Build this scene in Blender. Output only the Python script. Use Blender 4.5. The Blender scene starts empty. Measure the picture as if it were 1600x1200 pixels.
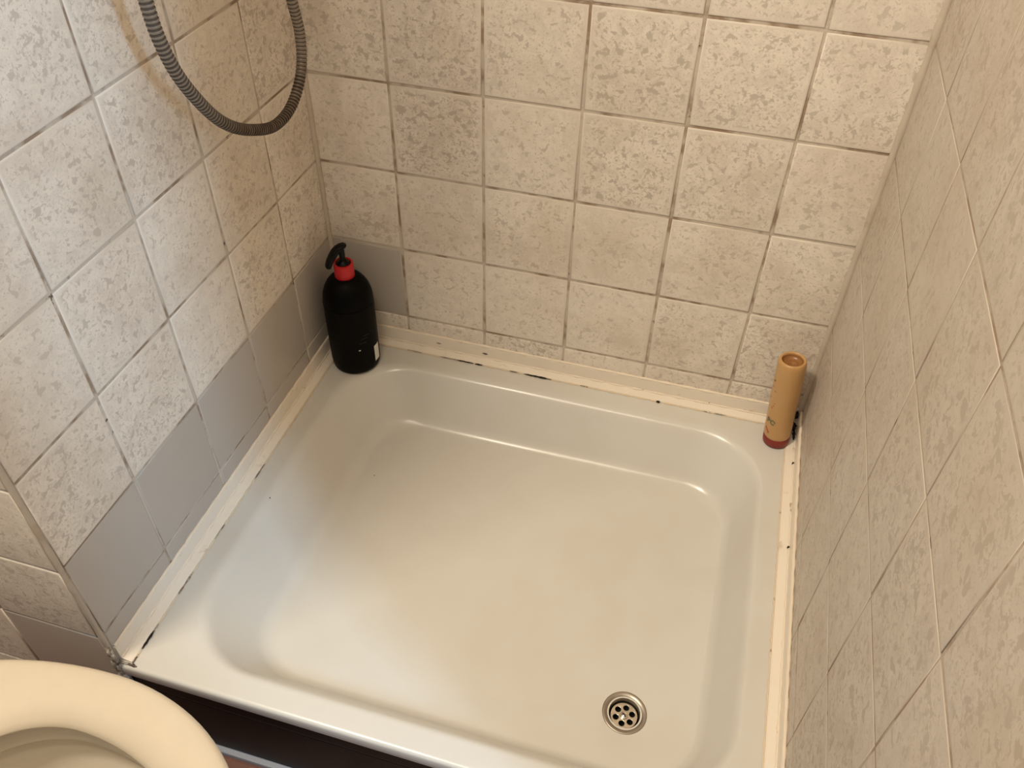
import bpy, bmesh, math, random
from mathutils import Vector, Matrix
random.seed(7)
S = 0.1552            # one tile pitch in metres; all numbers below are in tile pitches
FL = -2.9             # floor height in tile pitches, tray rim is at RIM
RIM = -1.45
W = 5.802             # width of the shower recess
YF = -4.888           # front end of the left shower wall
sc = bpy.context.scene
col = sc.collection
def T(x, y, z): return Vector((x * S, y * S, (z - FL) * S))

# ------------------------------------------------------------------ camera
cd = bpy.data.cameras.new('camera'); cam = bpy.data.objects.new('camera', cd); col.objects.link(cam)
cd.sensor_fit = 'HORIZONTAL'; cd.sensor_width = 36.0; cd.lens = 36.0 * 1317.23 / 1600.0
cd.clip_start = 0.01
Rm = Matrix(((0.96118905, -0.20170591, 0.18822947), (0.27532568, 0.65765718, -0.70120097), (0.01764592, 0.7258111, 0.6876677)))
cam.matrix_world = Matrix.Translation(T(4.33687, -7.58717, 5.64815)) @ Rm.to_4x4()
sc.camera = cam

# ------------------------------------------------------------------ light
sc.view_settings.view_transform = 'Standard'; sc.view_settings.look = 'None'
sc.view_settings.gamma = 1.0; sc.view_settings.use_curve_mapping = False
sc.view_settings.exposure = 1.32
world = bpy.data.worlds.new('world'); sc.world = world; world.use_nodes = True
bg = world.node_tree.nodes['Background']; bg.inputs[0].default_value = (1.0, 0.91, 0.80, 1); bg.inputs[1].default_value = 0.13

def area_light(name, loc, target, sx, sy, power, color):
    ld = bpy.data.lights.new(name, 'AREA'); ld.shape = 'RECTANGLE'; ld.size = sx * S; ld.size_y = sy * S
    ld.energy = power; ld.color = color
    o = bpy.data.objects.new(name, ld); col.objects.link(o)
    o.location = T(*loc); d = T(*target) - T(*loc)
    o.rotation_euler = d.to_track_quat('-Z', 'Y').to_euler()
    return o
area_light('ceiling_lamp', (-1.0, -6.7, 12.0), (3.4, -2.0, 0.0), 1.3, 1.3, 11.5, (1.0, 0.87, 0.68))
area_light('mirror_lamp', (2.5, -7.7, 11.0), (3.2, -2.0, 0.0), 2.6, 0.6, 2.7, (1.0, 0.87, 0.68))
area_light('window_daylight', (13.3, -10.95, 8.0), (0.0, -3.6, 3.0), 1.3, 3.2, 13.8, (0.45, 0.72, 1.0))

# ------------------------------------------------------------------ node helpers
def new_mat(name):
    m = bpy.data.materials.new(name); m.use_nodes = True
    nt = m.node_tree; b = nt.nodes['Principled BSDF']
    return m, nt, b
def N(nt, t, **kw):
    n = nt.nodes.new(t)
    for k, v in kw.items(): setattr(n, k, v)
    return n
def plug(nt, s, v):
    if isinstance(v, (int, float)): s.default_value = v
    elif isinstance(v, (tuple, list)): s.default_value = (*v, 1.0) if len(v) == 3 and s.type == 'RGBA' else v
    else: nt.links.new(v, s)
def M_(nt, op, a, b=0.0, c=None, clamp=False):
    n = N(nt, 'ShaderNodeMath', operation=op, use_clamp=clamp)
    plug(nt, n.inputs[0], a); plug(nt, n.inputs[1], b)
    if c is not None: plug(nt, n.inputs[2], c)
    return n.outputs[0]
def V_(nt, op, a, b=(0, 0, 0)):
    n = N(nt, 'ShaderNodeVectorMath', operation=op)
    plug(nt, n.inputs[0], a); plug(nt, n.inputs[1], b)
    return n.outputs[0]
def mixc(nt, f, a, b):
    n = N(nt, 'ShaderNodeMix', data_type='RGBA')
    plug(nt, n.inputs[0], f); plug(nt, n.inputs[6], a); plug(nt, n.inputs[7], b)
    return n.outputs[2]
def ramp(nt, v, lo, hi, a=0.0, b=1.0):
    n = N(nt, 'ShaderNodeMapRange', interpolation_type='SMOOTHSTEP')
    plug(nt, n.inputs[0], v)
    for i, x in enumerate((lo, hi, a, b)): plug(nt, n.inputs[i + 1], x)
    return n.outputs[0]
def noise(nt, vec, scale, detail=3.0, rough=0.55, dist=0.0):
    n = N(nt, 'ShaderNodeTexNoise')
    plug(nt, n.inputs['Vector'], vec); n.inputs['Scale'].default_value = scale
    n.inputs['Detail'].default_value = detail; n.inputs['Roughness'].default_value = rough
    n.inputs['Distortion'].default_value = dist
    return n.outputs['Fac']
def bump(nt, b, h, strength, dist):
    n = N(nt, 'ShaderNodeBump'); n.inputs['Strength'].default_value = strength; n.inputs['Distance'].default_value = dist
    plug(nt, n.inputs['Height'], h); nt.links.new(n.outputs[0], b.inputs['Normal'])
def coords(nt, kind='Object'):
    n = N(nt, 'ShaderNodeTexCoord'); s = V_(nt, 'SCALE', n.outputs[kind]); s.node.inputs[3].default_value = 1 / S
    return s
def world_pos(nt):
    n = N(nt, 'ShaderNodeNewGeometry'); s = V_(nt, 'SCALE', n.outputs['Position']); s.node.inputs[3].default_value = 1 / S
    return s

# ------------------------------------------------------------------ materials
def tile_material(name, light, dark, contrast, rough=0.42, size=1.0):
    m, nt, b = new_mat(name)
    obj_c = coords(nt)
    oi = N(nt, 'ShaderNodeObjectInfo')
    rnd = oi.outputs['Random']
    comb = N(nt, 'ShaderNodeCombineXYZ')
    plug(nt, comb.inputs[0], M_(nt, 'MULTIPLY', rnd, 37.1)); plug(nt, comb.inputs[1], M_(nt, 'MULTIPLY', rnd, 91.7)); plug(nt, comb.inputs[2], M_(nt, 'MULTIPLY', rnd, 13.3))
    vec = V_(nt, 'ADD', obj_c, comb.outputs[0])
    wp = world_pos(nt)
    cloud = noise(nt, vec, 2.2, 2.0, 0.5)
    n1 = noise(nt, vec, 14.5 / size, 2.4, 0.55, 0.35)
    n2 = noise(nt, vec, 34.0 / size, 3.0, 0.6, 0.5)
    n3 = noise(nt, vec, 7.0 / size, 5.0, 0.66, 0.8)
    n4 = noise(nt, vec, 70.0 / size, 2.0, 0.6, 0.3)
    r2 = M_(nt, 'FRACT', M_(nt, 'MULTIPLY', rnd, 17.0))
    tb = M_(nt, 'MULTIPLY_ADD', r2, 0.035, M_(nt, 'MULTIPLY_ADD', cloud, 0.14, -0.082))
    f1 = ramp(nt, M_(nt, 'ADD', n1, tb), 0.585, 0.63)
    f2 = M_(nt, 'MULTIPLY', ramp(nt, M_(nt, 'ADD', n2, tb), 0.56, 0.63), 0.85)
    f3 = M_(nt, 'ADD', M_(nt, 'MULTIPLY', ramp(nt, n3, 0.42, 0.62), 0.36), M_(nt, 'MULTIPLY', ramp(nt, n4, 0.50, 0.66), 0.30))
    fl = M_(nt, 'MAXIMUM', M_(nt, 'MAXIMUM', f1, f2), f3)
    sep = N(nt, 'ShaderNodeSeparateXYZ'); plug(nt, sep.inputs[0], obj_c)
    wob = M_(nt, 'MULTIPLY_ADD', n1, 0.10, -0.05)
    ex = ramp(nt, M_(nt, 'ADD', M_(nt, 'ABSOLUTE', sep.outputs[0]), wob), 0.43, 0.485, 1.0, 0.0)
    ey = ramp(nt, M_(nt, 'ADD', M_(nt, 'ABSOLUTE', sep.outputs[1]), wob), 0.43, 0.485, 1.0, 0.0)
    edge = M_(nt, 'MULTIPLY', ex, ey)
    amt = M_(nt, 'MULTIPLY', M_(nt, 'MULTIPLY', fl, edge), M_(nt, 'MULTIPLY_ADD', r2, 0.35 * contrast, 0.65 * contrast))
    mid = tuple(l * .78 + d * .22 for l, d in zip(light, dark))
    base = mixc(nt, M_(nt, 'MULTIPLY', M_(nt, 'SUBTRACT', 1.0, edge), 0.9), light, mid)
    c = mixc(nt, amt, base, dark)
    stain = ramp(nt, noise(nt, wp, 0.8, 3.0, 0.6), 0.40, 0.72, 0.0, 0.32)
    c = mixc(nt, stain, c, tuple(d * k for d, k in zip(dark, (1.1, 0.98, 0.82))))
    nt.links.new(c, b.inputs['Base Color'])
    plug(nt, b.inputs['Roughness'], M_(nt, 'MULTIPLY_ADD', fl, 0.2, rough))
    b.inputs['Specular IOR Level'].default_value = 0.35
    bump(nt, b, M_(nt, 'ADD', M_(nt, 'MULTIPLY', amt, -0.5), M_(nt, 'MULTIPLY', n2, 0.5)), 0.25, 0.0012)
    return m
LT, DK = (0.785, 0.715, 0.625), (0.425, 0.365, 0.31)
mt_tile = tile_material('speckled_tile', LT, DK, 0.76)
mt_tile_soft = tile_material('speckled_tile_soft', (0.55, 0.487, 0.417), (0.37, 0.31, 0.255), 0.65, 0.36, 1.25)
def plain_mat():
    m, nt, b = new_mat('plain_grey_tile')
    n = noise(nt, world_pos(nt), 1.5, 2.0)
    nt.links.new(mixc(nt, n, (0.425, 0.38, 0.34), (0.455, 0.41, 0.365)), b.inputs['Base Color'])
    b.inputs['Roughness'].default_value = 0.3; b.inputs['Specular IOR Level'].default_value = 0.4
    return m
mt_plain = plain_mat()
def grout_mat(name='dirty_grout', light=(0.55, 0.48, 0.40)):
    m, nt, b = new_mat(name)
    wp = world_pos(nt)
    a = ramp(nt, noise(nt, wp, 2.6, 3.0, 0.6), 0.46, 0.62)
    k = ramp(nt, noise(nt, V_(nt, 'ADD', wp, (9, 4, 2)), 4.5, 4.0, 0.65), 0.62, 0.70)
    c = mixc(nt, a, light, (0.30, 0.215, 0.15))
    c = mixc(nt, k, c, (0.10, 0.065, 0.045))
    nt.links.new(c, b.inputs['Base Color']); b.inputs['Roughness'].default_value = 0.9
    bump(nt, b, noise(nt, wp, 40, 3.0), 0.5, 0.002)
    return m
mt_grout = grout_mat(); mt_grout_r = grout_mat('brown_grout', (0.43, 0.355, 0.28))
def enamel():
    m, nt, b = new_mat('white_enamel')
    wp = world_pos(nt)
    n = noise(nt, wp, 0.7, 3.0, 0.6)
    c = mixc(nt, ramp(nt, n, 0.35, 0.7), (0.645, 0.625, 0.58), (0.615, 0.588, 0.532))
    vo = N(nt, 'ShaderNodeTexVoronoi'); plug(nt, vo.inputs['Vector'], wp); vo.inputs['Scale'].default_value = 1.6
    sp = ramp(nt, vo.outputs['Distance'], 0.010, 0.016, 1.0, 0.0)
    c = mixc(nt, sp, c, (0.12, 0.08, 0.06))
    nt.links.new(c, b.inputs['Base Color'])
    plug(nt, b.inputs['Roughness'], ramp(nt, noise(nt, wp, 1.2, 1.0), 0.3, 0.7, 0.22, 0.27))
    b.inputs['Specular IOR Level'].default_value = 0.5
    return m
mt_enamel = enamel()
def plastic(name, c, rough=0.35, spec=0.5, dirt=None):
    m, nt, b = new_mat(name)
    if dirt:
        sc_, lo, hi, dc = dirt
        f = ramp(nt, noise(nt, world_pos(nt), sc_, 4.0, 0.65), lo, hi)
        nt.links.new(mixc(nt, f, c, dc), b.inputs['Base Color'])
    else:
        n = noise(nt, world_pos(nt), 6.0, 2.0)
        nt.links.new(mixc(nt, n, c, tuple(x * .93 for x in c)), b.inputs['Base Color'])
    b.inputs['Roughness'].default_value = rough; b.inputs['Specular IOR Level'].default_value = spec
    return m
mt_strip = plastic('white_sealing_strip', (0.80, 0.725, 0.62), 0.35, 0.5, (5.0, 0.62, 0.75, (0.62, 0.50, 0.37)))
mt_caulk = plastic('aged_silicone', (0.70, 0.58, 0.43), 0.5, 0.35, (3.0, 0.60, 0.68, (0.22, 0.15, 0.10)))
mt_caulk_top = plastic('cream_silicone', (0.80, 0.70, 0.57), 0.45, 0.4, (3.4, 0.63, 0.72, (0.42, 0.30, 0.20)))
mt_corner = plastic('corner_grout', (0.50, 0.43, 0.35), 0.7, 0.2, (2.2, 0.5, 0.7, (0.43, 0.34, 0.25)))
mt_mould = plastic('black_mould', (0.03, 0.022, 0.018), 0.9, 0.1)
mt_dirty_caulk = plastic('grimy_silicone', (0.36, 0.32, 0.27), 0.7, 0.2, (6.0, 0.45, 0.6, (0.10, 0.075, 0.06)))
mt_black = plastic('matt_black_plastic', (0.002, 0.0018, 0.0014), 0.45, 0.07)
mt_black_gloss = plastic('black_plastic', (0.003, 0.0028, 0.0025), 0.35, 0.15)
mt_red = plastic('red_plastic', (0.48, 0.010, 0.012), 0.35, 0.45)
mt_red_dark = plastic('dull_red_plastic', (0.21, 0.028, 0.02), 0.4, 0.4)
mt_paper = plastic('white_label_paper', (0.75, 0.73, 0.68), 0.5, 0.2)
def amber():
    m, nt, b = new_mat('amber_translucent_plastic')
    n = noise(nt, coords(nt), 3.0, 2.0)
    nt.links.new(mixc(nt, n, (0.47, 0.27, 0.10), (0.54, 0.32, 0.135)), b.inputs['Base Color'])
    b.inputs['Roughness'].default_value = 0.33; b.inputs['Specular IOR Level'].default_value = 0.5
    b.inputs['Subsurface Weight'].default_value = 0.35; b.inputs['Subsurface Radius'].default_value = (0.012, 0.006, 0.002)
    b.inputs['Subsurface Scale'].default_value = 1.0
    return m
mt_amber = amber()
mt_amber_dark = plastic('deep_amber_plastic', (0.28, 0.125, 0.035), 0.35, 0.5)
mt_ink = plastic('grey_green_ink', (0.17, 0.15, 0.09), 0.5, 0.2)
mt_ink_red = plastic('red_ink', (0.48, 0.11, 0.055), 0.5, 0.2)
mt_seat = plastic('cream_seat_plastic', (0.655, 0.575, 0.455), 0.22, 0.5)
mt_bowl = plastic('bowl_porcelain', (0.66, 0.60, 0.50), 0.2, 0.5)
mt_board = plastic('dark_brown_laminate', (0.005, 0.0018, 0.0015), 0.4, 0.1)
mt_groove = plastic('grey_seam', (0.10, 0.085, 0.08), 0.5, 0.3)
mt_skirt = plastic('grey_floor_seal', (0.30, 0.31, 0.34), 0.5, 0.3)
def steel(name, c, rough):
    m, nt, b = new_mat(name)
    f = noise(nt, world_pos(nt), 14.0, 3.0)
    nt.links.new(mixc(nt, f, c, tuple(x * .8 for x in c)), b.inputs['Base Color'])
    b.inputs['Metallic'].default_value = 1.0; plug(nt, b.inputs['Roughness'], ramp(nt, f, 0.3, 0.7, rough, rough + .1))
    return m
mt_steel = steel('brushed_steel', (0.44, 0.39, 0.33), 0.36)
mt_steel_bright = steel('polished_steel', (0.72, 0.66, 0.56), 0.2)
mt_hole = plastic('drain_darkness', (0.008, 0.007, 0.006), 0.8, 0.1)  # near-black colour stands in for shade inside the drain and screw slot
def hose_mat(name, c, metal, rough, dirt):
    m, nt, b = new_mat(name)
    wp = world_pos(nt)
    sep = N(nt, 'ShaderNodeSeparateXYZ'); plug(nt, sep.inputs[0], wp)
    low = ramp(nt, sep.outputs[2], 5.1 , 5.75, 1.0, 0.0)          # grime gathers in the sag of the loop
    f = M_(nt, 'MULTIPLY', low, ramp(nt, noise(nt, wp, 9.0, 4.0), 0.30, 0.6, 0.45, 1.0), None, True)
    nt.links.new(mixc(nt, f, c, dirt), b.inputs['Base Color'])
    b.inputs['Metallic'].default_value = metal; b.inputs['Roughness'].default_value = rough
    return m
mt_hose = hose_mat('hose_metal', (0.255, 0.215, 0.175), 0.25, 0.42, (0.125, 0.085, 0.055))
mt_hose_groove = hose_mat('hose_groove', (0.075, 0.06, 0.048), 0.1, 0.7, (0.016, 0.010, 0.007))
def floor_mat():
    m, nt, b = new_mat('red_brown_floor_tile')
    n = noise(nt, world_pos(nt), 4.0, 4.0)
    nt.links.new(mixc(nt, n, (0.13, 0.055, 0.04), (0.22, 0.10, 0.07)), b.inputs['Base Color'])
    b.inputs['Roughness'].default_value = 0.4
    return m
mt_floor = floor_mat()
mt_paint = plastic('ceiling_paint', (0.72, 0.66, 0.58), 0.9, 0.1)

# ------------------------------------------------------------------ mesh helpers
def link(name, me, m, parent=None, loc=None, mat=None, smooth=False):
    ms = m if isinstance(m, (list, tuple)) else [m]
    if not me.materials:
        for x in ms: me.materials.append(x)
    if smooth:
        for p in me.polygons: p.use_smooth = True
    o = bpy.data.objects.new(name, me); col.objects.link(o)
    if mat is not None: o.matrix_world = mat
    elif loc is not None: o.location = loc
    if parent is not None:
        pm = parent.matrix_world if parent.get('_m') is None else None
        bw = o.matrix_basis.copy()
        o.parent = parent
        o.matrix_basis = WM(parent).inverted() @ bw
    return o
def WM(o):
    m = o.matrix_basis.copy()
    while o.parent: o = o.parent; m = o.matrix_basis @ m
    return m
def mesh(name, verts, faces, scale=S):
    me = bpy.data.meshes.new(name)
    me.from_pydata([tuple(c * scale for c in v) for v in verts], [], faces); me.update()
    return me
def box_me(name, x0, x1, y0, y1, z0, z1, bev=0.0, seg=2):
    bm = bmesh.new()
    bmesh.ops.create_cube(bm, size=1)
    for v in bm.verts:
        v.co = Vector(((x0 if v.co.x < 0 else x1) * S, (y0 if v.co.y < 0 else y1) * S, (z0 if v.co.z < 0 else z1) * S))
    if bev: bmesh.ops.bevel(bm, geom=bm.edges[:], offset=bev * S, segments=seg, affect='EDGES', profile=0.5)
    me = bpy.data.meshes.new(name); bm.to_mesh(me); bm.free(); return me
def box(name, m, x0, x1, y0, y1, z0, z1, parent=None, bev=0.0):
    cx, cy = (x0 + x1) / 2, (y0 + y1) / 2
    me = box_me(name, x0 - cx, x1 - cx, y0 - cy, y1 - cy, 0, z1 - z0, bev)
    return link(name, me, m, parent, T(cx, cy, z0))
def lathe_me(name, prof, n=40, close_top=False, close_bot=False):
    v, f = [], []
    for r, z in prof:
        for i in range(n):
            a = 2 * math.pi * i / n; v.append((r * math.cos(a), r * math.sin(a), z))
    for k in range(len(prof) - 1):
        for i in range(n):
            j = (i + 1) % n; f.append((k * n + i, k * n + j, (k + 1) * n + j, (k + 1) * n + i))
    if close_bot: f.append(tuple(reversed(range(n))))
    if close_top: f.append(tuple((len(prof) - 1) * n + i for i in range(n)))
    return mesh(name, v, f)
def ringmesh(name, rings, closed=True, cap_end=False):
    n = len(rings[0]); v = [p for r in rings for p in r]; f = []
    for k in range(len(rings) - 1):
        for i in range(n if closed else n - 1):
            j = (i + 1) % n; f.append((k * n + i, k * n + j, (k + 1) * n + j, (k + 1) * n + i))
    if cap_end: f.append(tuple((len(rings) - 1) * n + i for i in range(n)))
    return mesh(name, v, f)
def empty(name, loc, label, cat, group=None):
    o = bpy.data.objects.new(name, None); col.objects.link(o); o.location = T(*loc); o.empty_display_size = 0.02
    o['label'] = label; o['category'] = cat
    if group: o['group'] = group
    return o
def struct(o): o['kind'] = 'structure'; return o
def smooth_all(me, angle=None):
    for p in me.polygons: p.use_smooth = True
    if angle: me.set_sharp_from_angle(angle=math.radians(angle))
def tube_me(name, pts, r, n=12):
    """tube through 3D points (pitches)"""
    P = [Vector(p) for p in pts]; rings = []; up = Vector((0.13, 0.21, 0.97)).normalized(); prev = None
    for i, p in enumerate(P):
        t = (P[min(i + 1, len(P) - 1)] - P[max(i - 1, 0)]).normalized()
        a = (up - t * up.dot(t)).normalized() if prev is None else (prev - t * prev.dot(t)).normalized()
        prev = a; b = t.cross(a); rr = r[i] if isinstance(r, (list, tuple)) else r
        rings.append([tuple(p + (a * math.cos(q) + b * math.sin(q)) * rr) for q in [2 * math.pi * k / n for k in range(n)]])
    return ringmesh(name, rings, True)

# ------------------------------------------------------------------ walls: backing of grout, tiles laid on it one by one
TH = 0.011            # how far a tile stands proud of the joint
tile_cache = {}
def tile_mesh(w, h, m, TH=TH):
    key = (round(w, 3), round(h, 3), m.name, TH)
    if key in tile_cache: return tile_cache[key]
    v, f = [], []
    for ins, z in ((0, -0.012), (0, TH * 0.45), (0.005, TH * 0.85), (0.018, TH)):
        a, b = w / 2 - ins, h / 2 - ins
        v += [(-a, -b, z), (a, -b, z), (a, b, z), (-a, b, z)]
    for k in range(3):
        for i in range(4):
            j = (i + 1) % 4; f.append((k * 4 + i, k * 4 + j, k * 4 + 4 + j, k * 4 + 4 + i))
    f.append((12, 13, 14, 15))
    me = mesh('tile', v, f); me.materials.append(m); smooth_all(me)
    tile_cache[key] = me; return me
def lay(parent, us, zs, frame, pick, GAP=0.030, th=0.011):
    """us: list of (u0,u1); zs: list of (z0,z1); frame(u,z)->4x4 matrix in world"""
    for zi, (z0, z1) in enumerate(zs):
        for ui, (u0, u1) in enumerate(us):
            m, lab = pick(ui, zi, u0, z0)
            if m is None: continue
            me = tile_mesh(u1 - u0 - GAP, z1 - z0 - GAP, m, th)
            o = bpy.data.objects.new('tile', me); col.objects.link(o)
            jit = Matrix.Rotation(random.uniform(-.0035, .0035), 4, 'X') @ Matrix.Rotation(random.uniform(-.0035, .0035), 4, 'Y') @ Matrix.Rotation(random.uniform(-.003, .003), 4, 'Z')
            o.parent = parent
            o.matrix_basis = WM(parent).inverted() @ frame((u0 + u1) / 2 + random.uniform(-.003, .003), (z0 + z1) / 2 + random.uniform(-.003, .003)) @ jit
            if lab: o['label'] = lab
zrows = [(-1.40, -1.0)] + [(k, k + 1) for k in range(-1, 9)]
TOP = 12.3
def basis(xa, ya, za, o):   # columns
    return Matrix(((xa[0], ya[0], za[0], o[0]), (xa[1], ya[1], za[1], o[1]), (xa[2], ya[2], za[2], o[2]), (0, 0, 0, 1)))
wb = struct(box('wall_back', mt_grout, -0.3, W + 0.3, 0.0, 0.3, FL, TOP))
wl = struct(box('wall_left', mt_grout, -0.3, 0.0, YF + 0.004, 0.0, FL, TOP))
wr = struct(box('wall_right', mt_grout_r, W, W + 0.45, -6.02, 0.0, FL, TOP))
wr_block = struct(box('wall_right', mt_paint, W, W + 0.45, -15.0, -7.62, FL, TOP))   # unseen piece past the doorway, added to block daylight from the front wall
wf = struct(box('wall_front', mt_grout, -4.3, -0.3, YF + 0.004, YF + 0.3, FL, TOP))
us = [(0.022, .935)] + [(.935 + k, 1.935 + k) for k in range(4)] + [(4.935, W - .022)]
PL = 'plain pale grey glazed tile without speckles'
lay(wb, us, zrows, lambda u, z: basis((1, 0, 0), (0, 0, 1), (0, -1, 0), T(u, 0, z)),
    lambda ui, zi, u, z: (mt_plain, PL) if (ui == 0 and zi == 1) else (mt_tile, None))
us = [(-.933, -.022)] + [(-1.933 - k, -.933 - k) for k in range(3)] + [(YF + .012, -3.933)]
lay(wl, us, zrows, lambda u, z: basis((0, 1, 0), (0, 0, 1), (1, 0, 0), T(0, u, z)),
    lambda ui, zi, u, z: (mt_plain, PL) if zi < 2 else (mt_tile, None))
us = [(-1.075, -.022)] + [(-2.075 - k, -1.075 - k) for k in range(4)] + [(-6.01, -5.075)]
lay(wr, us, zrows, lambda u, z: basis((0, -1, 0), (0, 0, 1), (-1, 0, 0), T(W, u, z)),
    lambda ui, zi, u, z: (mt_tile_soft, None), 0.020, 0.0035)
us = [(-1.03, -.03)] + [(-2.03 - k, -1.03 - k) for k in range(3)]
zr2 = [(-2.9, -2.05), (-2.05, -1.04)] + [(-1.04, -.06)] + [(k - .06, k + .94) for k in range(0, 8)]
lay(wf, us, zr2, lambda u, z: basis((1, 0, 0), (0, 0, 1), (0, -1, 0), T(u, YF, z)),
    lambda ui, zi, u, z: (mt_plain, PL) if zi in (0, 1) and ui == 0 else (mt_tile, None))
fl = struct(box('floor', mt_floor, -4.3, W + 4.5, -15.0, 0.3, FL - 0.3, FL))
# floor tiles, a little proud of the joints
ftile_us = [(-2 + 2 * i, 0 + 2 * i) for i in range(4)]
ftile_vs = [(-6.9 - 2 * k, -4.9 - 2 * k) for k in range(2)]
for v0, v1 in ftile_vs:
    for u0, u1 in ftile_us:
        me = tile_mesh(u1 - u0 - .04, v1 - v0 - .04, mt_floor)
        o = bpy.data.objects.new('tile', me); col.objects.link(o); o.parent = fl
        o.matrix_basis = WM(fl).inverted() @ Matrix.Translation(T((u0 + u1) / 2, (v0 + v1) / 2, FL))
struct(box('ceiling', mt_paint, -4.3, W + 4.5, -15.0, 0.3, TOP, TOP + 0.3))

# corner beads
def bead(name, m, p0, p1, r, parent=None, n=60, wob=0.2, seedv=1):
    rd = random.Random(seedv); P0, P1 = Vector(p0), Vector(p1); pts = []; rs = []
    for i in range(n + 1):
        t = i / n; pts.append(tuple(P0.lerp(P1, t) - P0)); rs.append(r * (1 + wob * math.sin(i * 1.3 + seedv) * rd.random()))
    me = tube_me(name, pts, rs, 8); smooth_all(me)
    return link(name, me, m, parent, T(*p0))
struct(bead('trim_1', mt_corner, (0.018, -0.018, RIM + .05), (0.018, -0.018, 9), 0.034, n=120))
struct(bead('trim_2', mt_corner, (W - .018, -0.018, RIM + .05), (W - .018, -0.018, 9), 0.040, n=120, seedv=3))
struct(bead('trim_3', mt_corner, (-0.004, YF - .004, FL), (-0.004, YF - .004, 9), 0.024, n=140, seedv=5))

# ------------------------------------------------------------------ shower tray
DX, DY = 4.487, -3.74          # drain centre
DEP = 0.60
def rrect(xl, xr, yf, yb, r, z, n=14):
    pts = []
    for cx, cy, a0 in ((xr - r, yb - r, 0), (xl + r, yb - r, 90), (xl + r, yf + r, 180), (xr - r, yf + r, 270)):
        for i in range(n + 1):
            a = math.radians(a0 + 90 * i / n); pts.append((cx + r * math.cos(a), cy + r * math.sin(a), z))
    # subdivide the straight sides so that the rings stay even
    out = []; m = len(pts)
    for i in range(m):
        a, b = pts[i], pts[(i + 1) % m]; out.append(a)
        if i % (n + 1) == n:
            for k in range(1, 10):
                t = k / 10; out.append(tuple(a[q] + (b[q] - a[q]) * t for q in range(3)))
    return out
rings = []
x0, x1, yb = 0.004, W - .004, -0.004
for yf, z, r in ((-4.84, -.16, .03), (-4.905, -.16, .04), (-4.915, -.145, .04), (-4.917, -.040, .05), (-4.914, -.022, .05), (-4.906, -.009, .05), (-4.893, -.002, .05), (-4.870, 0, .05)):
    rings.append(rrect(x0, x1, yf, yb, r, z))
for t in (.5, 1.0):
    rings.append(rrect(x0 + .30 * t, x1 - .28 * t, -4.870 + .155 * t, yb - .33 * t, .05 + .62 * t, 0))
OUT = dict(xl=.33, xr=5.47, yf=-4.70, yb=-.37)
INN = dict(xl=.97, xr=5.13, yf=-4.27, yb=-.90)
NST = 22
for i in range(NST + 1):
    t = i / NST
    if t < .18: s = (t / .18) ** 2 * .18 * .5
    elif t > .72: q = (1 - t) / .28; s = 1 - q * q * .28 * .5
    else: s = .09 + (t - .18) / .54 * (1 - .09 - .14)
    e = t
    ring = rrect(OUT['xl'] + (INN['xl'] - OUT['xl']) * e, OUT['xr'] + (INN['xr'] - OUT['xr']) * e,
                 OUT['yf'] + (INN['yf'] - OUT['yf']) * e, OUT['yb'] + (INN['yb'] - OUT['yb']) * e, .80 - .30 * e, -DEP * s)
    rings.append(ring)
last = rings[-1]
circ = []
for p in last:
    a = math.atan2(p[1] - DY, p[0] - DX); circ.append((DX + .15 * math.cos(a), DY + .15 * math.sin(a), -DEP - .045))
for t in (.15, .35, .55, .75, .88, .96, 1.0):
    rings.append([tuple(a[q] + (b[q] - a[q]) * t for q in range(3)) for a, b in zip(last, circ)])
cx, cy = W / 2, -2.45
me = ringmesh('shower_tray', [[(p[0] - cx, p[1] - cy, p[2]) for p in r] for r in rings]); smooth_all(me)
tray_root = empty('shower_tray', (cx, cy, RIM - .16), 'white enamelled square shower tray with rounded basin and steel drain', 'shower tray')
tray = link('basin', me, mt_enamel, tray_root, T(cx, cy, RIM))

# drain: flange, cup, grate with six holes, screw
dz = RIM - DEP - .045
drain = link('drain', lathe_me('drain', [(.208, -.006), (.213, .004), (.209, .012), (.20, .014), (.182, .010), (.168, .004), (.157, -.006), (.150, -.020), (.146, -.036), (.143, -.06), (.141, -.16), (.02, -.17)], 48), mt_steel, tray_root, T(DX, DY, dz), smooth=True)
cu = bpy.data.curves.new('grate', 'CURVE'); cu.dimensions = '2D'; cu.fill_mode = 'BOTH'; cu.extrude = .006 * S; cu.bevel_depth = .003 * S; cu.bevel_resolution = 2; cu.resolution_u = 12
def circle_spline(cx, cy, r, n=28):
    sp = cu.splines.new('POLY'); sp.points.add(n - 1)
    for i in range(n):
        a = 2 * math.pi * i / n; sp.points[i].co = ((cx + r * math.cos(a)) * S, (cy + r * math.sin(a)) * S, 0, 1)
    sp.use_cyclic_u = True
circle_spline(0, 0, .126, 48)
for k in range(6):
    a = math.radians(24 + 60 * k); circle_spline(.080 * math.cos(a), .080 * math.sin(a), .031)
tmp = bpy.data.objects.new('grate_curve', cu); col.objects.link(tmp)
bpy.context.view_layer.update()
gme = bpy.data.meshes.new_from_object(tmp.evaluated_get(bpy.context.evaluated_depsgraph_get())); bpy.data.objects.remove(tmp)
gme.materials.clear()
grate = link('grate', gme, mt_steel_bright, tray_root, T(DX, DY, dz - .062))
hole = link('drain_shade_disc', lathe_me('drain_shade_disc', [(.14, 0), (.05, -.003), (.001, -.004)], 32), mt_hole, tray_root, T(DX, DY, dz - .12)); hole['label'] = 'black disc standing in for the shade under the grate'
scr = link('screw', lathe_me('screw', [(.036, 0), (.038, .008), (.033, .012), (.029, .009), (.026, .009), (.018, .017), (.001, .021)], 28), mt_steel_bright, tray_root, T(DX, DY, dz - .056), smooth=True)
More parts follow.
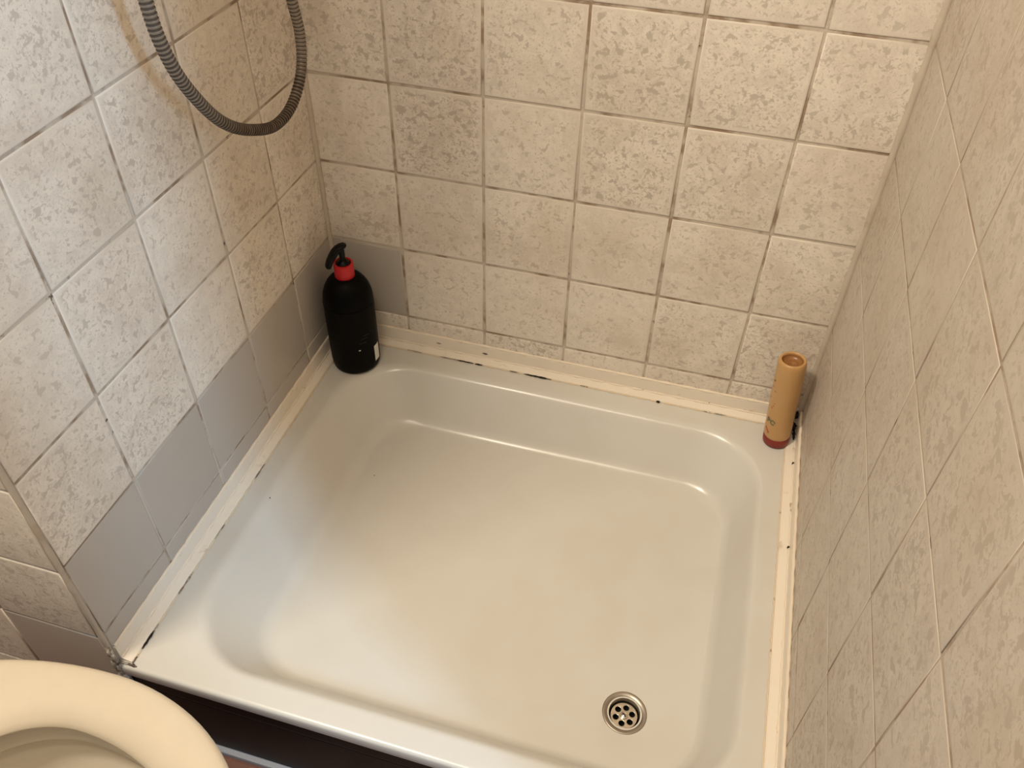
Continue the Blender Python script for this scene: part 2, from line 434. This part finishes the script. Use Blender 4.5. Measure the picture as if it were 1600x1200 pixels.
sl = link('slot', box_me('slot', -.024, .024, -.004, .004, 0, .006), mt_hole, scr, mat=Matrix.Translation(T(DX, DY, dz - .038)) @ Matrix.Rotation(math.radians(-40), 4, 'Z'))

# ------------------------------------------------------------------ sealing strips along the three walls
prof = [(.0, .215), (.028, .215), (.034, .207), (.034, .062), (.038, .048), (.050, .040), (.118, .022), (.130, .016), (.134, .003), (.0, .003)]
def strip(name, p0, dirv, inw, L, sd):
    root = None
    v, f = [], []; n = len(prof)
    for k in range(2):
        for d, z in prof: v.append((dirv[0] * L * k + inw[0] * d, dirv[1] * L * k + inw[1] * d, z))
    for i in range(n):
        j = (i + 1) % n; f.append((i, j, n + j, n + i))
    f += [tuple(reversed(range(n))), tuple(range(n, 2 * n))]
    me = mesh(name, v, f); bm = bmesh.new(); bm.from_mesh(me); bmesh.ops.recalc_face_normals(bm, faces=bm.faces); bm.to_mesh(me); bm.free()
    o = struct(link(name, me, mt_strip, None, T(*p0)))
    def at(d, z, t): return (p0[0] + inw[0] * d + dirv[0] * t, p0[1] + inw[1] * d + dirv[1] * t, p0[2] + z)
    b = bead('silicone_bead', mt_caulk_top, at(.018, .222, .03), at(.018, .222, L - .01), .017, o, 110, .35, sd)
    b['label'] = 'cream silicone bead along the top edge of the strip'
    b = bead('silicone_bead', mt_caulk, at(.138, .004, .10), at(.138, .004, L - .01), .0085, o, 160, .9, sd + 1)
    b['label'] = 'thin stained silicone bead along the tray'
    b = bead('silicone_bead', mt_caulk_top, at(.040, .050, .05), at(.040, .050, L - .01), .009, o, 110, .9, sd + 2)
    return o
st_b = strip('trim_4', (0.0, 0.0, RIM), (1, 0), (0, -1), W, 11)
st_l = strip('trim_5', (0.0, -0.0, RIM), (0, -1), (1, 0), 4.86, 21)
st_r = strip('trim_6', (W, -0.0, RIM), (0, -1), (-1, 0), 4.86, 31)

# mould patches in the joints (irregular thin crusts)
def crust(name, x, y, z, L, wd, ang, m, parent, sd, h=.012, label=None):
    rd = random.Random(sd); bm = bmesh.new()
    bmesh.ops.create_icosphere(bm, subdivisions=3, radius=1)
    ph = [rd.uniform(0, 6) for _ in range(6)]
    for v in bm.verts:
        k = 1 + .35 * math.sin(v.co.x * 7 + ph[0]) * math.cos(v.co.y * 6 + ph[1]) + .22 * math.sin(v.co.x * 15 + ph[2] + v.co.z * 9)
        v.co = Vector((v.co.x * L / 2 * (1 + .1 * math.sin(v.co.y * 9 + ph[3])), v.co.y * wd / 2 * k, v.co.z * h * k)) * S
    me = bpy.data.meshes.new(name); bm.to_mesh(me); bm.free(); smooth_all(me)
    o = link(name, me, m, parent, mat=Matrix.Translation(T(x, y, z)) @ Matrix.Rotation(math.radians(ang), 4, 'Z'))
    if label: o['label'] = label
    return o
bp = [(1.52, .30, .010), (1.72, .24, .014), (1.90, .10, .02), (2.36, .12, .012), (2.60, .22, .022), (2.72, .12, .03), (3.25, .10, .01), (4.16, .045, .035), (4.9, .16, .01), (1.05, .2, .008)]
for i, (x, L, wd) in enumerate(bp):
    crust('mould_patch', x, -.143, RIM + .012, L, wd, 0, mt_mould if wd > .013 else mt_dirty_caulk, st_b, 40 + i, .006, 'dark mould spot on the joint' if i == 5 else None)
for i, (x, z, L, wd) in enumerate(((1.95, .115, .07, .02), (3.95, .05, .03, .012), (4.75, .06, .015, .012), (1.34, .13, .06, .008))):
    o = crust('mould_patch', x, -.036, RIM + z, L, wd, 0, mt_dirty_caulk, st_b, 60 + i, .010)
for i, (y, L, wd) in enumerate(((-4.62, .20, .022), (-4.50, .10, .012), (-4.82, .10, .012), (-2.5, .25, .008), (-3.35, .2, .008))):
    crust('mould_patch', .142, y, RIM + .012, L, wd, 90, mt_mould if i < 1 else mt_dirty_caulk, st_l, 80 + i, .006)
for i, (x, y, z, L, wd, h) in enumerate(((W - .10, -.17, .09, .12, .11, .045), (W - .07, -.08, .19, .06, .05, .05), (W - .055, -.28, .06, .15, .03, .03), (W - .16, -.20, .06, .06, .05, .025), (W - .045, -.72, .05, .03, .02, .02), (W - .045, -1.9, .05, .03, .02, .02))):
    o = crust('mould_patch', x, y, RIM + z, L, wd, 90, mt_mould, st_r, 90 + i, h)
    if i == 0: o['label'] = 'black mould lump in the corner behind the amber bottle'
# grimy silicone at the open front corner
rd = random.Random(4)
for i in range(9):
    t = i / 8
    crust('silicone_smear', .015 + .012 * math.sin(i * 2.1), YF - .022, RIM - .30 + .52 * t, .075, .04, rd.uniform(0, 180), mt_dirty_caulk, st_l, 120 + i, .07)
for i in range(3):
    crust('silicone_smear', .05 + .05 * i, YF + .008, RIM + .002, .09, .024, rd.uniform(-6, 6), mt_dirty_caulk, st_l, 140 + i, .010)

# ------------------------------------------------------------------ dark panel closing the front of the tray
pan = empty('base_panel', (W / 2, -4.84, FL), 'very dark brown boarded panel closing the front under the shower tray', 'panel')
YP = -4.862
box('board', mt_board, 0.02, W, YP, YP + .10, -1.892, RIM - .162, pan, .006)
box('board', mt_board, 0.02, W, YP, YP + .10, -2.80, -1.904, pan, .006)
o = box('seam', mt_groove, 0.02, W, YP + .004, YP + .03, -1.904, -1.892, pan); o['label'] = 'thin grey seam between the boards'
o = box('skirting', mt_skirt, 0.02, W, YP - .05, YP + .05, -2.90, -2.82, pan, .012); o['label'] = 'narrow blue-grey skirting at the floor'

# ------------------------------------------------------------------ black pump bottle
bx, by = 0.415, -0.50
bt = empty('pump_bottle', (bx, by, RIM), 'tall matt black pump bottle with red collar standing in the left back corner', 'bottle')
BR = .292
pb = [(.001, .012), (.20, .012), (.225, 0), (.255, .004), (.280, .022), (BR, .06), (BR + .003, .3), (BR + .003, .92), (BR, 1.02), (.282, 1.09), (.262, 1.155), (.232, 1.215), (.195, 1.265), (.16, 1.295), (.125, 1.310), (.10, 1.316), (.10, 1.35)]
o = link('body', lathe_me('body', pb, 56), mt_black, bt, T(bx, by, RIM), smooth=True)
# label wrap: a thin sleeve with a slightly different gloss and a small white tab
mt_sleeve = plastic('black_label_film', (0.0028, 0.0025, 0.0018), 0.5, 0.07)
def sleeve(name, r, a0, a1, z0, z1, m, parent, cx, cy, zb, n=30, th=.003):
    v, f = [], []
    for i in range(n + 1):
        a = math.radians(a0 + (a1 - a0) * i / n)
        for rr, z in ((r, z0), (r, z1), (r + th, z1), (r + th, z0)): v.append((rr * math.cos(a), rr * math.sin(a), z))
    for i in range(n):
        for k in range(4):
            q = (k + 1) % 4; f.append((i * 4 + k, i * 4 + q, i * 4 + 4 + q, i * 4 + 4 + k))
    f += [(0, 1, 2, 3), (n * 4 + 3, n * 4 + 2, n * 4 + 1, n * 4)]
    me = mesh(name, v, f); bm = bmesh.new(); bm.from_mesh(me); bmesh.ops.recalc_face_normals(bm, faces=bm.faces); bm.to_mesh(me); bm.free()
    return link(name, me, m, parent, T(cx, cy, zb))
o = sleeve('label_sleeve', BR + .003, -175, 5, .14, .97, mt_sleeve, bt, bx, by, RIM, 48)
o['label'] = 'black label film around the bottle'
o = sleeve('white_tab', BR + .0065, -13, 5, .05 + .08, .36, mt_paper, bt, bx, by, RIM, 8); o['label'] = 'small white corner of the label'
# faint printed marks on the sleeve
mt_print = plastic('dim_grey_print', (0.045, 0.042, 0.035), 0.5, 0.2)
for i, (a, z, da, dz_) in enumerate(((-52, .395, 2.2, .012), (-150, .80, 2, .03), (-152, .76, 2, .02), (-38, .56, 9, .004), (-32, .60, 7, .004), (-42, .50, 8, .004))):
    sleeve('printed_mark', BR + .0065, a - da, a + da, z, z + dz_, mt_paper if i == 0 else mt_print, bt, bx, by, RIM, 6, .0015)
o = link('collar', lathe_me('collar', [(.104, 1.300), (.113, 1.304), (.115, 1.32), (.115, 1.475), (.111, 1.487), (.101, 1.49), (.088, 1.487), (.084, 1.475), (.084, 1.42)], 48), mt_red, bt, T(bx, by, RIM), smooth=True)
smooth_all(o.data, 50)
pump = link('pump', lathe_me('pump', [(.086, 1.40), (.084, 1.478), (.074, 1.49), (.066, 1.500), (.06, 1.510), (.035, 1.515), (.033, 1.53), (.033, 1.60)], 32), mt_black_gloss, bt, T(bx, by, RIM), smooth=True)
# pump head: curved beak
dirx = Vector((-.70, -.71, 0)).normalized(); side = Vector((-dirx.y, dirx.x, 0))
hp = [(-.060, 1.712, .022, .012), (-.04, 1.712, .046, .020), (.0, 1.702, .052, .032), (.04, 1.682, .052, .040), (.08, 1.650, .050, .042), (.115, 1.608, .048, .040), (.148, 1.560, .046, .036), (.168, 1.515, .044, .036), (.180, 1.480, .042, .030), (.182, 1.472, .034, .022)]
rings = []
for i, (d, z, hw, hh) in enumerate(hp):
    a = hp[max(i - 1, 0)]; b = hp[min(i + 1, len(hp) - 1)]
    t = (dirx * (b[0] - a[0]) + Vector((0, 0, b[1] - a[1]))).normalized(); up = side.cross(t).normalized()
    c = dirx * d + Vector((0, 0, z))
    ring = []
    for k in range(20):
        q = 2 * math.pi * k / 20; cq, sq = math.cos(q), math.sin(q)
        ring.append(tuple(c + side * hw * math.copysign(abs(cq) ** .7, cq) + up * hh * math.copysign(abs(sq) ** .7, sq)))
    rings.append(ring)
me = ringmesh('nozzle', rings, True, True); me2 = bmesh.new(); me2.from_mesh(me)
bmesh.ops.holes_fill(me2, edges=me2.edges[:], sides=0); bmesh.ops.recalc_face_normals(me2, faces=me2.faces); me2.to_mesh(me); me2.free()
nz = link('nozzle', me, mt_black_gloss, bt, T(bx, by, RIM), smooth=True)
link('stem', lathe_me('stem', [(.034, 1.50), (.034, 1.67)], 20), mt_black_gloss, bt, T(bx, by, RIM), smooth=True)

# ------------------------------------------------------------------ amber bottle standing on its red cap
ax, ay = 5.555, -0.375
at_ = empty('shampoo_bottle', (ax, ay, RIM), 'slim amber bottle standing upside down on its red cap beside the right wall', 'bottle')
at_.rotation_euler = (math.radians(-1.0), math.radians(-4.3), 0)
bpy.context.view_layer.update()
AM = at_.matrix_basis.copy()
def am(me, name, m, parent, extra=None, smooth=True):
    o = link(name, me, m, None, None, smooth=smooth); o.parent = parent
    o.matrix_basis = Matrix.Identity(4) if extra is None else extra
    return o
o = am(lathe_me('cap', [(.001, .010), (.120, .010), (.135, .012), (.143, .020), (.146, .035), (.148, .125), (.140, .132)], 44), 'cap', mt_red_dark, at_); o['label'] = 'dull red cap at the bottom'
body_p = [(.12, .125), (.141, .128), (.147, .140), (.149, .17), (.150, .30), (.151, .60), (.1505, .622), (.1525, .634), (.152, .9), (.151, 1.10), (.150, 1.16), (.146, 1.192), (.139, 1.212), (.130, 1.221), (.121, 1.222), (.114, 1.214), (.110, 1.198)]
am(lathe_me('body', body_p, 48), 'body', mt_amber, at_)
am(lathe_me('recessed_base', [(.111, 1.200), (.108, 1.182), (.098, 1.168), (.080, 1.156), (.062, 1.150), (.056, 1.154), (.046, 1.154), (.038, 1.144), (.001, 1.138)], 40), 'recessed_base', mt_amber_dark, at_)['label'] = 'deep amber recessed end on top'
def on_bottle(name, a, z, strokes, m):
    """flat printed strokes bent round the bottle; strokes: list of polylines in (u,v) pitches"""
    v, f = [], []; r = .1535
    for st in strokes:
        for (u0, v0), (u1, v1) in zip(st[:-1], st[1:]):
            L = math.hypot(u1 - u0, v1 - v0) or 1; nx, ny = -(v1 - v0) / L * .009, (u1 - u0) / L * .009
            b = len(v)
            for uu, vv in ((u0 + nx, v0 + ny), (u0 - nx, v0 - ny), (u1 - nx, v1 - ny), (u1 + nx, v1 + ny)):
                ang = math.radians(a) + uu / .152; v.append((r * math.cos(ang), r * math.sin(ang), z + vv))
            f.append((b, b + 1, b + 2, b + 3))
    me = mesh(name, v, f); o = link(name, me, m, None); o.parent = at_; return o
circle = [(.026 * math.cos(q * .7) , .030 * math.sin(q * .7)) for q in range(9)]
on_bottle('printed_letters', 221, .36, [[(-.03, .0), (-.03, .07)], [(-.03, .07), (0, .06), (.005, .04), (-.03, .03)], [(x + .045, y + .03) for x, y in circle]], mt_ink)
on_bottle('printed_stripes', 216, .22, [[(-.03, .06), (.035, .0)], [(-.03, .045), (.028, -.01)]], mt_ink_red)
on_bottle('printed_stripes', 210, .60, [[(-.05, .09), (.045, .02)], [(-.055, .055), (.03, -.02)], [(-.03, .11), (.05, .055)]], mt_ink_red)
on_bottle('printed_letters', 210, .82, [[(-.03, .05), (.03, .0)], [(-.04, .11), (.0, .14)]], mt_ink)
on_bottle('printed_letters', -12, .32, [[(-.03, .05), (.0, .10)], [(-.03, .16), (.0, .22)]], mt_ink)

# ------------------------------------------------------------------ shower hose hanging in a loop
hp = [(-2.62, 6.2), (-2.70, 5.4), (-2.755, 4.5), (-2.757, 3.9), (-2.745, 3.642), (-2.711, 3.361), (-2.596, 3.046), (-2.347, 2.677), (-2.10, 2.45), (-1.80, 2.284), (-1.52, 2.185), (-1.25, 2.192), (-1.03, 2.30), (-.885, 2.473), (-.83, 2.748), (-.888, 3.10), (-.95, 3.7), (-1.0, 4.6), (-1.02, 5.6), (-1.02, 7.2)]
def catmull(P, step):
    out = []
    for i in range(len(P) - 1):
        p0, p1, p2, p3 = P[max(i - 1, 0)], P[i], P[i + 1], P[min(i + 2, len(P) - 1)]
        n = 60
        for k in range(n):
            t = k / n
            out.append(tuple(.5 * (2 * b + (c - a) * t + (2 * a - 5 * b + 4 * c - d) * t * t + (3 * b - a - 3 * c + d) * t ** 3) for a, b, c, d in zip(p0, p1, p2, p3)))
    out.append(P[-1])
    # resample evenly
    res = [out[0]]; acc = 0
    for a, b in zip(out[:-1], out[1:]):
        L = math.dist(a, b); 
        while acc + L >= step:
            t = (step - acc) / L; a = tuple(x + (y - x) * t for x, y in zip(a, b)); res.append(a); L = math.dist(a, b); acc = 0
        acc += L
    return res
path = catmull([(0.5, y, z) for y, z in hp], .0088)
rs, gro = [], []
for i in range(len(path)):
    k = i % 4
    rs.append(.0495 if k in (1, 2) else (.0475 if k == 3 else .0425)); gro.append(k)
hb = path[0]
me = tube_me('shower_hose', [(p[0] - hb[0], p[1] - hb[1], p[2] - hb[2]) for p in path], rs, 16)
me.materials.append(mt_hose); me.materials.append(mt_hose_groove)
for p in me.polygons:
    k = (p.index // 16) % 4
    sag = 0.18 < (p.index // 16) / len(path) < 0.52
    p.material_index = 1 if (k == 3 or (k == 0 and sag)) else 0
    p.use_smooth = True
hose_root = link('shower_hose', me, [mt_hose, mt_hose_groove], None, T(*hb))
hose_root['label'] = 'ribbed grey metal shower hose hanging in a loop, browned at the bottom'; hose_root['category'] = 'hose'
# what the hose hangs from, above the frame: a mixer and a hand shower on a wall bracket
mx = empty('shower_mixer', (0.0, -2.62, 6.6), 'chrome wall mixer that the shower hose hangs from, above the picture', 'tap')
def cyl(name, m, a, b, r, parent, n=24):
    pts = [tuple(Vector(a).lerp(Vector(b), t) - Vector(a)) for t in (0, .5, 1)]
    me = tube_me(name, pts, r, n); bm = bmesh.new(); bm.from_mesh(me); bmesh.ops.holes_fill(bm, edges=bm.edges[:], sides=0); bm.to_mesh(me); bm.free()
    smooth_all(me, 40); return link(name, me, m, parent, T(*a))
cyl('mixer_body', mt_steel_bright, (.5, -3.2, 6.6), (.5, -2.0, 6.6), .15, mx)
for y in (-3.05, -2.15): cyl('inlet', mt_steel_bright, (.02, y, 6.6), (.5, y, 6.6), .12, mx)
for y in (-3.45, -1.99): cyl('knob', mt_steel_bright, (.5, y, 6.6), (.5, y + .25, 6.6), .19, mx)
cyl('outlet', mt_steel_bright, (.5, -2.62, 6.21), (.5, -2.62, 6.6), .07, mx)
hs = empty('hand_shower', (.0, -1.02, 7.6), 'chrome hand shower in its wall bracket, above the picture', 'shower head')
cyl('bracket', mt_steel_bright, (.02, -1.02, 7.5), (.5, -1.02, 7.5), .09, hs)
cyl('handle', mt_steel_bright, (.5, -1.02, 7.15), (.62, -1.05, 8.6), .075, hs)
cyl('spray_head', mt_steel_bright, (.60, -1.05, 8.72), (.80, -1.08, 8.58), .27, hs)

# ------------------------------------------------------------------ toilet
tc = (.80, -6.57)
toi = empty('toilet', (.3, -6.57, FL), 'cream toilet with the lid raised, only its rounded seat in view', 'toilet')
toi['label'] = 'cream toilet with rounded open seat beside the shower tray'
def egg(cx, cy, af, ab, b, z, n=96, rot=0.0):
    out = []
    for i in range(n):
        t = 2 * math.pi * i / n; a = af if math.cos(t) > 0 else ab
        x, y = a * math.cos(t), b * math.sin(t); out.append((cx + x * math.cos(rot) - y * math.sin(rot), cy + x * math.sin(rot) + y * math.cos(rot), z))
    return out
OE = (tc[0], tc[1], 1.50, 1.93, 1.147); IE = (.76, -6.585, 1.16, .80, .74)
def between(t, z):   # t 0 outer .. 1 inner
    a = egg(*OE, z); b = egg(*IE, z)
    return [(p[0] + (q[0] - p[0]) * t, p[1] + (q[1] - p[1]) * t, z) for p, q in zip(a, b)]
ZS = -.22
pr = [(.06, -.14), (.012, -.135), (-.004, -.115), (-.004, -.075), (.012, -.045), (.045, -.025), (.10, -.010), (.20, -.002), (.35, .0), (.5, -.003), (.62, -.010), (.75, -.025), (.86, -.050), (.94, -.080), (1.0, -.115), (1.0, -.135), (.95, -.145), (.5, -.145), (.06, -.14)]
me = ringmesh('seat', [[(p[0] - tc[0], p[1] - tc[1], p[2]) for p in between(t, z)] for t, z in pr]); smooth_all(me)
o = link('seat', me, mt_seat, toi, T(tc[0], tc[1], ZS))
def E2(cx, cy, af, ab, b, z): return [(p[0] - tc[0], p[1] - tc[1], p[2] ) for p in egg(cx, cy, af, ab, b, z)]
# outer shell, rim, undercut and bowl
z0 = 0
rg = [E2(.25, -6.57, .95, .95, .62, FL - ZS), E2(.25, -6.57, .95, .95, .62, FL - ZS + .35), E2(.3, -6.57, .95, 1.0, .62, -1.7), E2(.5, -6.57, 1.3, 1.4, .85, -1.1),
      E2(.7, -6.57, 1.45, 1.75, 1.04, -.6), E2(.76, -6.57, 1.46, 1.85, 1.08, -.3), E2(.78, -6.57, 1.45, 1.85, 1.08, -.18), E2(.78, -6.57, 1.42, 1.8, 1.05, -.155),
      E2(.76, -6.585, 1.28, .95, .84, -.15), E2(.76, -6.585, 1.24, .9, .80, -.165), E2(.76, -6.585, 1.23, .9, .79, -.36), E2(.76, -6.585, 1.21, .88, .77, -.40), E2(.76, -6.585, 1.22, .89, .78, -.42),
      E2(.76, -6.585, 1.30, .97, .86, -.44), E2(.76, -6.585, 1.29, .96, .85, -.52), E2(.76, -6.585, 1.20, .88, .76, -.66), E2(.72, -6.585, .95, .75, .62, -.95), E2(.6, -6.585, .6, .6, .45, -1.3), E2(.45, -6.585, .35, .35, .3, -1.6), E2(.4, -6.585, .1, .1, .1, -1.65)]
me = ringmesh('bowl', rg, True, True); smooth_all(me)
link('bowl', me, mt_bowl, toi, T(tc[0], tc[1], ZS))
bpy.context.view_layer.update()
